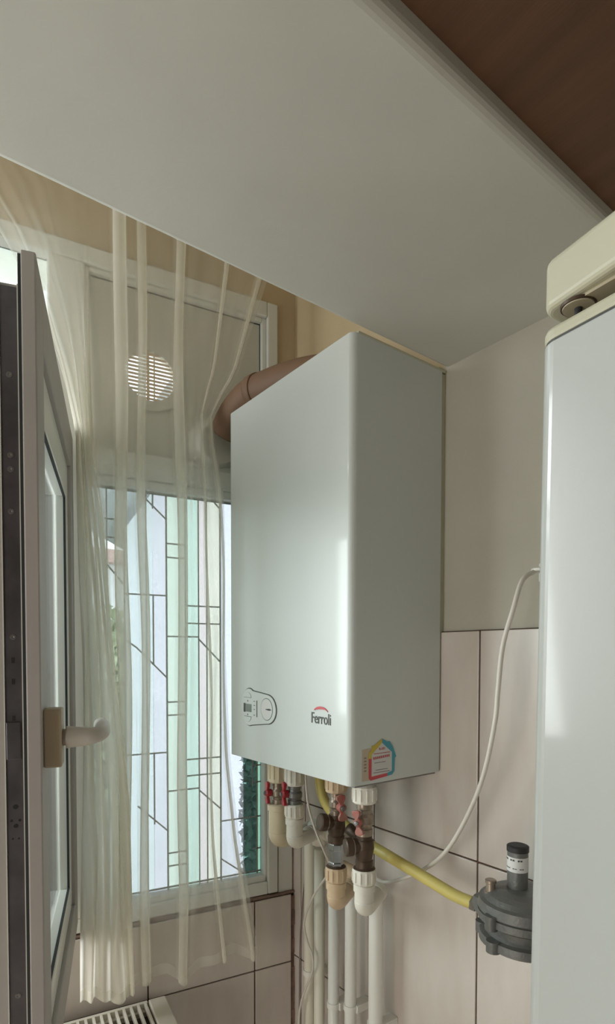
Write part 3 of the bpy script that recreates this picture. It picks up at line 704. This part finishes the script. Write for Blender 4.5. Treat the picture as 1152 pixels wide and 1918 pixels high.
part('tube_cap', MB().lathe(V3(rx-.012, ry, -.272), (0, 0, -1), [(0, .012), (.001, .0145), (.002, .0155), (.009, .0155)], 28), 'black', tb)
part('paper_label', MB().lathe(V3(rx-.012, ry, -.288), (0, 0, -1), [(0, .0148), (.021, .0148)], 28), 'paper', tb)
b = MB()
for z, sp in ((-.2915, 1.6), (-.3035, .8)):
    for k in range(9):
        if k in (3, 6): continue
        a = R(-150+k*14*(1 if sp > 1 else .9)+(0 if sp > 1 else 20)); d = Vector((math.cos(a), math.sin(a), 0)); t_ = Vector((-d.y, d.x, 0))
        b.hexa(V3(rx-.012, ry, z)+d*.0149, t_*.0013, d*.0002, Vector((0, 0, .0007*sp)))
part('print', b, 'darkgrey', tb)
bo = V3(.632, ry-.03, -.345)
part('bolt', MB().lathe(bo, (0, 0, 1), [(0, .0085), (.004, .0085), (.004, .0065), (.016, .0065), (.017, .008), (.021, .008), (.022, .006)], 18), 'brass', rg)

# cables
def cable(name, pts, r, label, m='cable', mat_loops=True):
    return tag(part(name, MB().tube(smoothpath([w3(p) for p in pts], 10), r, 10), m), label, 'cable')
hk = thing('cable_hook', 'small white cable hook on the wall beside the fridge', 'hook', (.656, -.01, .13))
part('hook_plate', MB().box(.646, .666, -.012, -.0005, .112, .140), 'pvc', hk, .002)
part('hook_ring', MB().tube([V3(.656+.011*math.cos(R(a)), -.022-.012*math.sin(R(a)), .128) for a in range(0, 351, 25)], .0028, 8), 'pvc', hk)
cable('power_cable', [(.652, -.030, .126), (.650, -.06, .110), (.649, -.08, .068), (.636, -.085, .015), (.629, -.085, -.047), (.624, -.085, -.098), (.601, -.08, -.182), (.566, -.075, -.256), (.524, -.07, -.319), (.47, -.06, -.367), (.404, -.05, -.408), (.345, -.035, -.436), (.30, -.02, -.44)], .0036, 'long white cable sagging from the wall hook down to the pipes')
cable('thin_cable', [(.246, -.15, -.208), (.254, -.15, -.278), (.266, -.142, -.33), (.280, -.13, -.373), (.262, -.10, -.42), (.215, -.085, -.47), (.178, -.080, -.515), (.150, -.080, -.575), (.162, -.080, -.615), (.178, -.080, -.635), (.178, -.080, -.673), (.143, -.08, -.747), (.130, -.08, -.82), (.125, -.07, -1.0), (.125, -.05, -1.3)], .0023, 'thin beige cable hanging under the boiler and winding past the pipes')
cable('thin_cable', [(.088, -.03, -.21), (.085, -.03, -.295), (.073, -.02, -.336), (.067, -.015, -.41), (.067, -.012, -.489), (.052, -.012, -.585), (.04, -.012, -.75), (.04, -.012, -1.2)], .0014, 'very thin grey wire running down the tiles beside the corner', 'ink')

# ------------------------------------------------------------------ fridge
az = R(7); FD = Vector((math.cos(az), -math.sin(az), 0)); FB = Vector((math.sin(az), math.cos(az), 0))
fr = thing('fridge', 'tall white fridge with aged cream top cover close at the right edge', 'fridge', (.938, -.495, FL))
FO2 = Vector((.9325, -.4945, 0))
FF = (FO2, FD, FB)
def fprism(b, poly, z0, z1):
    return b.prism(poly, FO2+Vector((0, 0, EYE+z0)), FD, FB, (0, 0, z1-z0))
def rr2(x0, x1, y0, y1, r, n=8):
    P = []
    for cx_, cy_, a0 in ((x0+r, y0+r, 180), (x1-r, y0+r, 270)):
        for i in range(n+1):
            a = R(a0+90*i/n); P.append((cx_+r*math.cos(a), cy_+r*math.sin(a)))
    return P+[(x1, y1), (x0, y1)]
door = part('door', fprism(MB(), rr2(0, .55, 0, .055, .012), FL+.06, .1785), 'fridge', fr, .0008)
part('door_top_trim', fprism(MB(), rr2(0, .55, 0, .055, .012), .1795, .1868), 'cream', door, .002)
part('trim_groove', fprism(MB(), rr2(.0006, .5494, .0006, .054, .0115), .1783, .1797), 'darkgrey', door)
part('cabinet', MB().obox(FF, .004, .546, .058, .44, FL+.02, .196), 'fridge', fr, .004)
part('foot', MB().obox(FF, .03, .07, .09, .13, FL, FL+.02), 'black', fr); part('foot', MB().obox(FF, .48, .52, .09, .13, FL, FL+.02), 'black', fr)
part('foot', MB().obox(FF, .03, .07, .38, .42, FL, FL+.02), 'black', fr); part('foot', MB().obox(FF, .48, .52, .38, .42, FL, FL+.02), 'black', fr)
cov = [(.011, .0035)]
P_ = [(.0008+.011*(1-math.cos(R(t))), .012-.0125*math.sin(R(t))) for t in range(0, 80, 9)]
P_ += [(.05, -.0042), (.15, -.014), (.275, -.019), (.40, -.014), (.50, -.0042)]+[(.55-.0008-.011*(1-math.cos(R(t))), .012-.0125*math.sin(R(t))) for t in range(72, -1, -9)]
P_ += [(.549, .44), (.0008, .44)]
part('top_cover', fprism(MB(), P_, .1975, .2265), 'cream', fr, .004, 4)
hp_ = part('hinge_plate', fprism(MB(), [(.010, .012), (.016, .004), (.1, .0035), (.1, .06), (.010, .06)], .1958, .1980), 'creamdark', fr)
c_ = FO2+FD*.0205+FB*.0095+Vector((0, 0, EYE+.1958))
part('hinge_boss', MB().lathe(c_, (0, 0, -1), [(-.001, .0088), (.0012, .0084), (.0012, .0022)], 32), 'creamdark', hp_)
part('hinge_ring', MB().lathe(c_, (0, 0, -1), [(-.001, .0096), (.0006, .0094)], 32), 'bronze', hp_)
part('hinge_pin', MB().lathe(c_, (0, 0, -1), [(-.01, .0021), (.0075, .0021)], 16), 'black', hp_)
fr.rotation_euler = Matrix.Rotation(.0098, 3, FB).to_euler(); fr.location = fr.location-FD*.0165+Vector((0, 0, .002))

# ------------------------------------------------------------------ radiator under the window
ra = thing('radiator', 'cream panel radiator with slotted top grille under the window', 'radiator', (0, 0, 0)); ra.location = W(.8, .09, -1.32)
part('rear_panel', MB().obox(WF, .345, 1.35, .045, .060, -1.32, -.735), 'radwhite', ra, .002)
part('front_panel', MB().obox(WF, .345, 1.35, .135, .150, -1.32, -.735), 'radwhite', ra, .003)
part('inside', MB().obox(WF, .36, 1.33, .061, .134, -1.30, -.745), 'raddark', ra)
b = MB(); b.obox(WF, .366, 1.33, .043, .051, -.736, -.722); b.obox(WF, .366, 1.33, .146, .152, -.736, -.722)
k = 0
for i in range(66):
    s = .3685+i*.0146; b.obox(WF, s, s+.0052, .050, .147, -.733, -.722)
part('top_grille', b, 'radwhite', ra, .0008)
part('side_cover', MB().obox(WF, .328, .364, .043, .154, -1.32, -.721), 'radwhite', ra, .003)
for s_ in (.5, 1.15): part('bracket', MB().obox(WF, s_, s_+.03, .0175, .0455, -1.30, -.76), 'radwhite', ra)
part('valve', MB().lathe(W(.31, .095, -.80), -WS, [(-.02, .008), (.004, .008), (.004, .012), (.018, .011)], 18), 'pvc', ra)

# ------------------------------------------------------------------ outside
GZ = -4.2
struct(part('ground', MB().box(-60, -.6, -30, 30, GZ-.1, GZ), 'ground'))
nh = thing('neighbour_house', 'white rendered neighbouring house with grey overhanging roof seen through the leaded window', 'house', (-5, 2.0, GZ))
A_ = Vector((-4.86, 1.30, 0)); Bv = (Vector((-4.09, 2.32, 0))-A_).normalized(); Nv = Vector((Bv.y, -Bv.x, 0))
if Nv.dot(CAM-A_) < 0: Nv = -Nv
b = MB(); b.prism([(0, GZ), (1.235, GZ), (1.235, 2.1), (.75, 2.35), (0, 1.35)], A_+Vector((0, 0, EYE)), Bv, (0, 0, 1), -Nv*4); part('wall', b, 'housewhite', nh)
b = MB(); b.prism([(-.25, 1.25), (-.25, 1.5), (.75, 2.85), (1.6, 2.3), (1.6, 2.1), (.75, 2.55)], A_+Nv*.5+Vector((0, 0, EYE)), Bv, (0, 0, 1), -Nv*4.6); part('roof', b, 'housegrey', nh)
for i in range(9): 
    b = MB(); 
fh = thing('far_house', 'low far house with pinkish roof seen at the left of the leaded window', 'house', (-14, 3.5, GZ))
part('wall', MB().box(-17, -13.3, 1.5, 6.5, GZ, 2.3), 'housewhite', fh)
b = MB(); b.prism([(1.2, 2.3), (6.8, 2.3), (6.8, 2.62), (1.2, 2.62)], (-13.0, 0, EYE), (0, 1, 0), (0, 0, 1), (-4.3, 0, 0)); part('roof', b, 'housepink', fh)
part('window', MB().box(-13.3, -13.26, 2.6, 3.3, .6, 1.5), 'housegrey', fh)
def bush(name, c, rx_, rz_, n, m, label, leaf):
    rnd = random.Random(hash(label) % 1000 if False else len(label)); b = MB(); c = w3(c)
    for i in range(n):
        d = Vector((rnd.gauss(0, 1), rnd.gauss(0, 1), rnd.gauss(0, 1))).normalized(); r_ = rnd.uniform(.55, 1)
        p = c+Vector((d.x*rx_*r_, d.y*rx_*r_, d.z*rz_*r_)); a1 = Vector((rnd.gauss(0, 1), rnd.gauss(0, 1), rnd.gauss(0, 1))).normalized(); a2 = a1.orthogonal().normalized()
        b.add([p-a1*leaf, p+a2*leaf*.5, p+a1*leaf, p-a2*leaf*.5], [(0, 1, 2, 3)])
    t = thing(name, label, 'bush', (c.x, c.y, GZ)); part('foliage', b, m, t)
    part('trunk', MB().tube([Vector((c.x, c.y, EYE+GZ)), Vector((c.x, c.y, c.z))], .06, 8), 'mortar', t)
bush('leafy_tree', (-7.4, 1.75, -.9), .8, 1.7, 2600, 'leafpale', 'pale green leafy tree outside, low behind the left side of the leaded window', .12)
bush('dark_shrub', (-1.315, .965, -.85), .30, 1.1, 14000, 'leafdark', 'dark green shrub outside, seen under the boiler through the bare strip of window', .032)
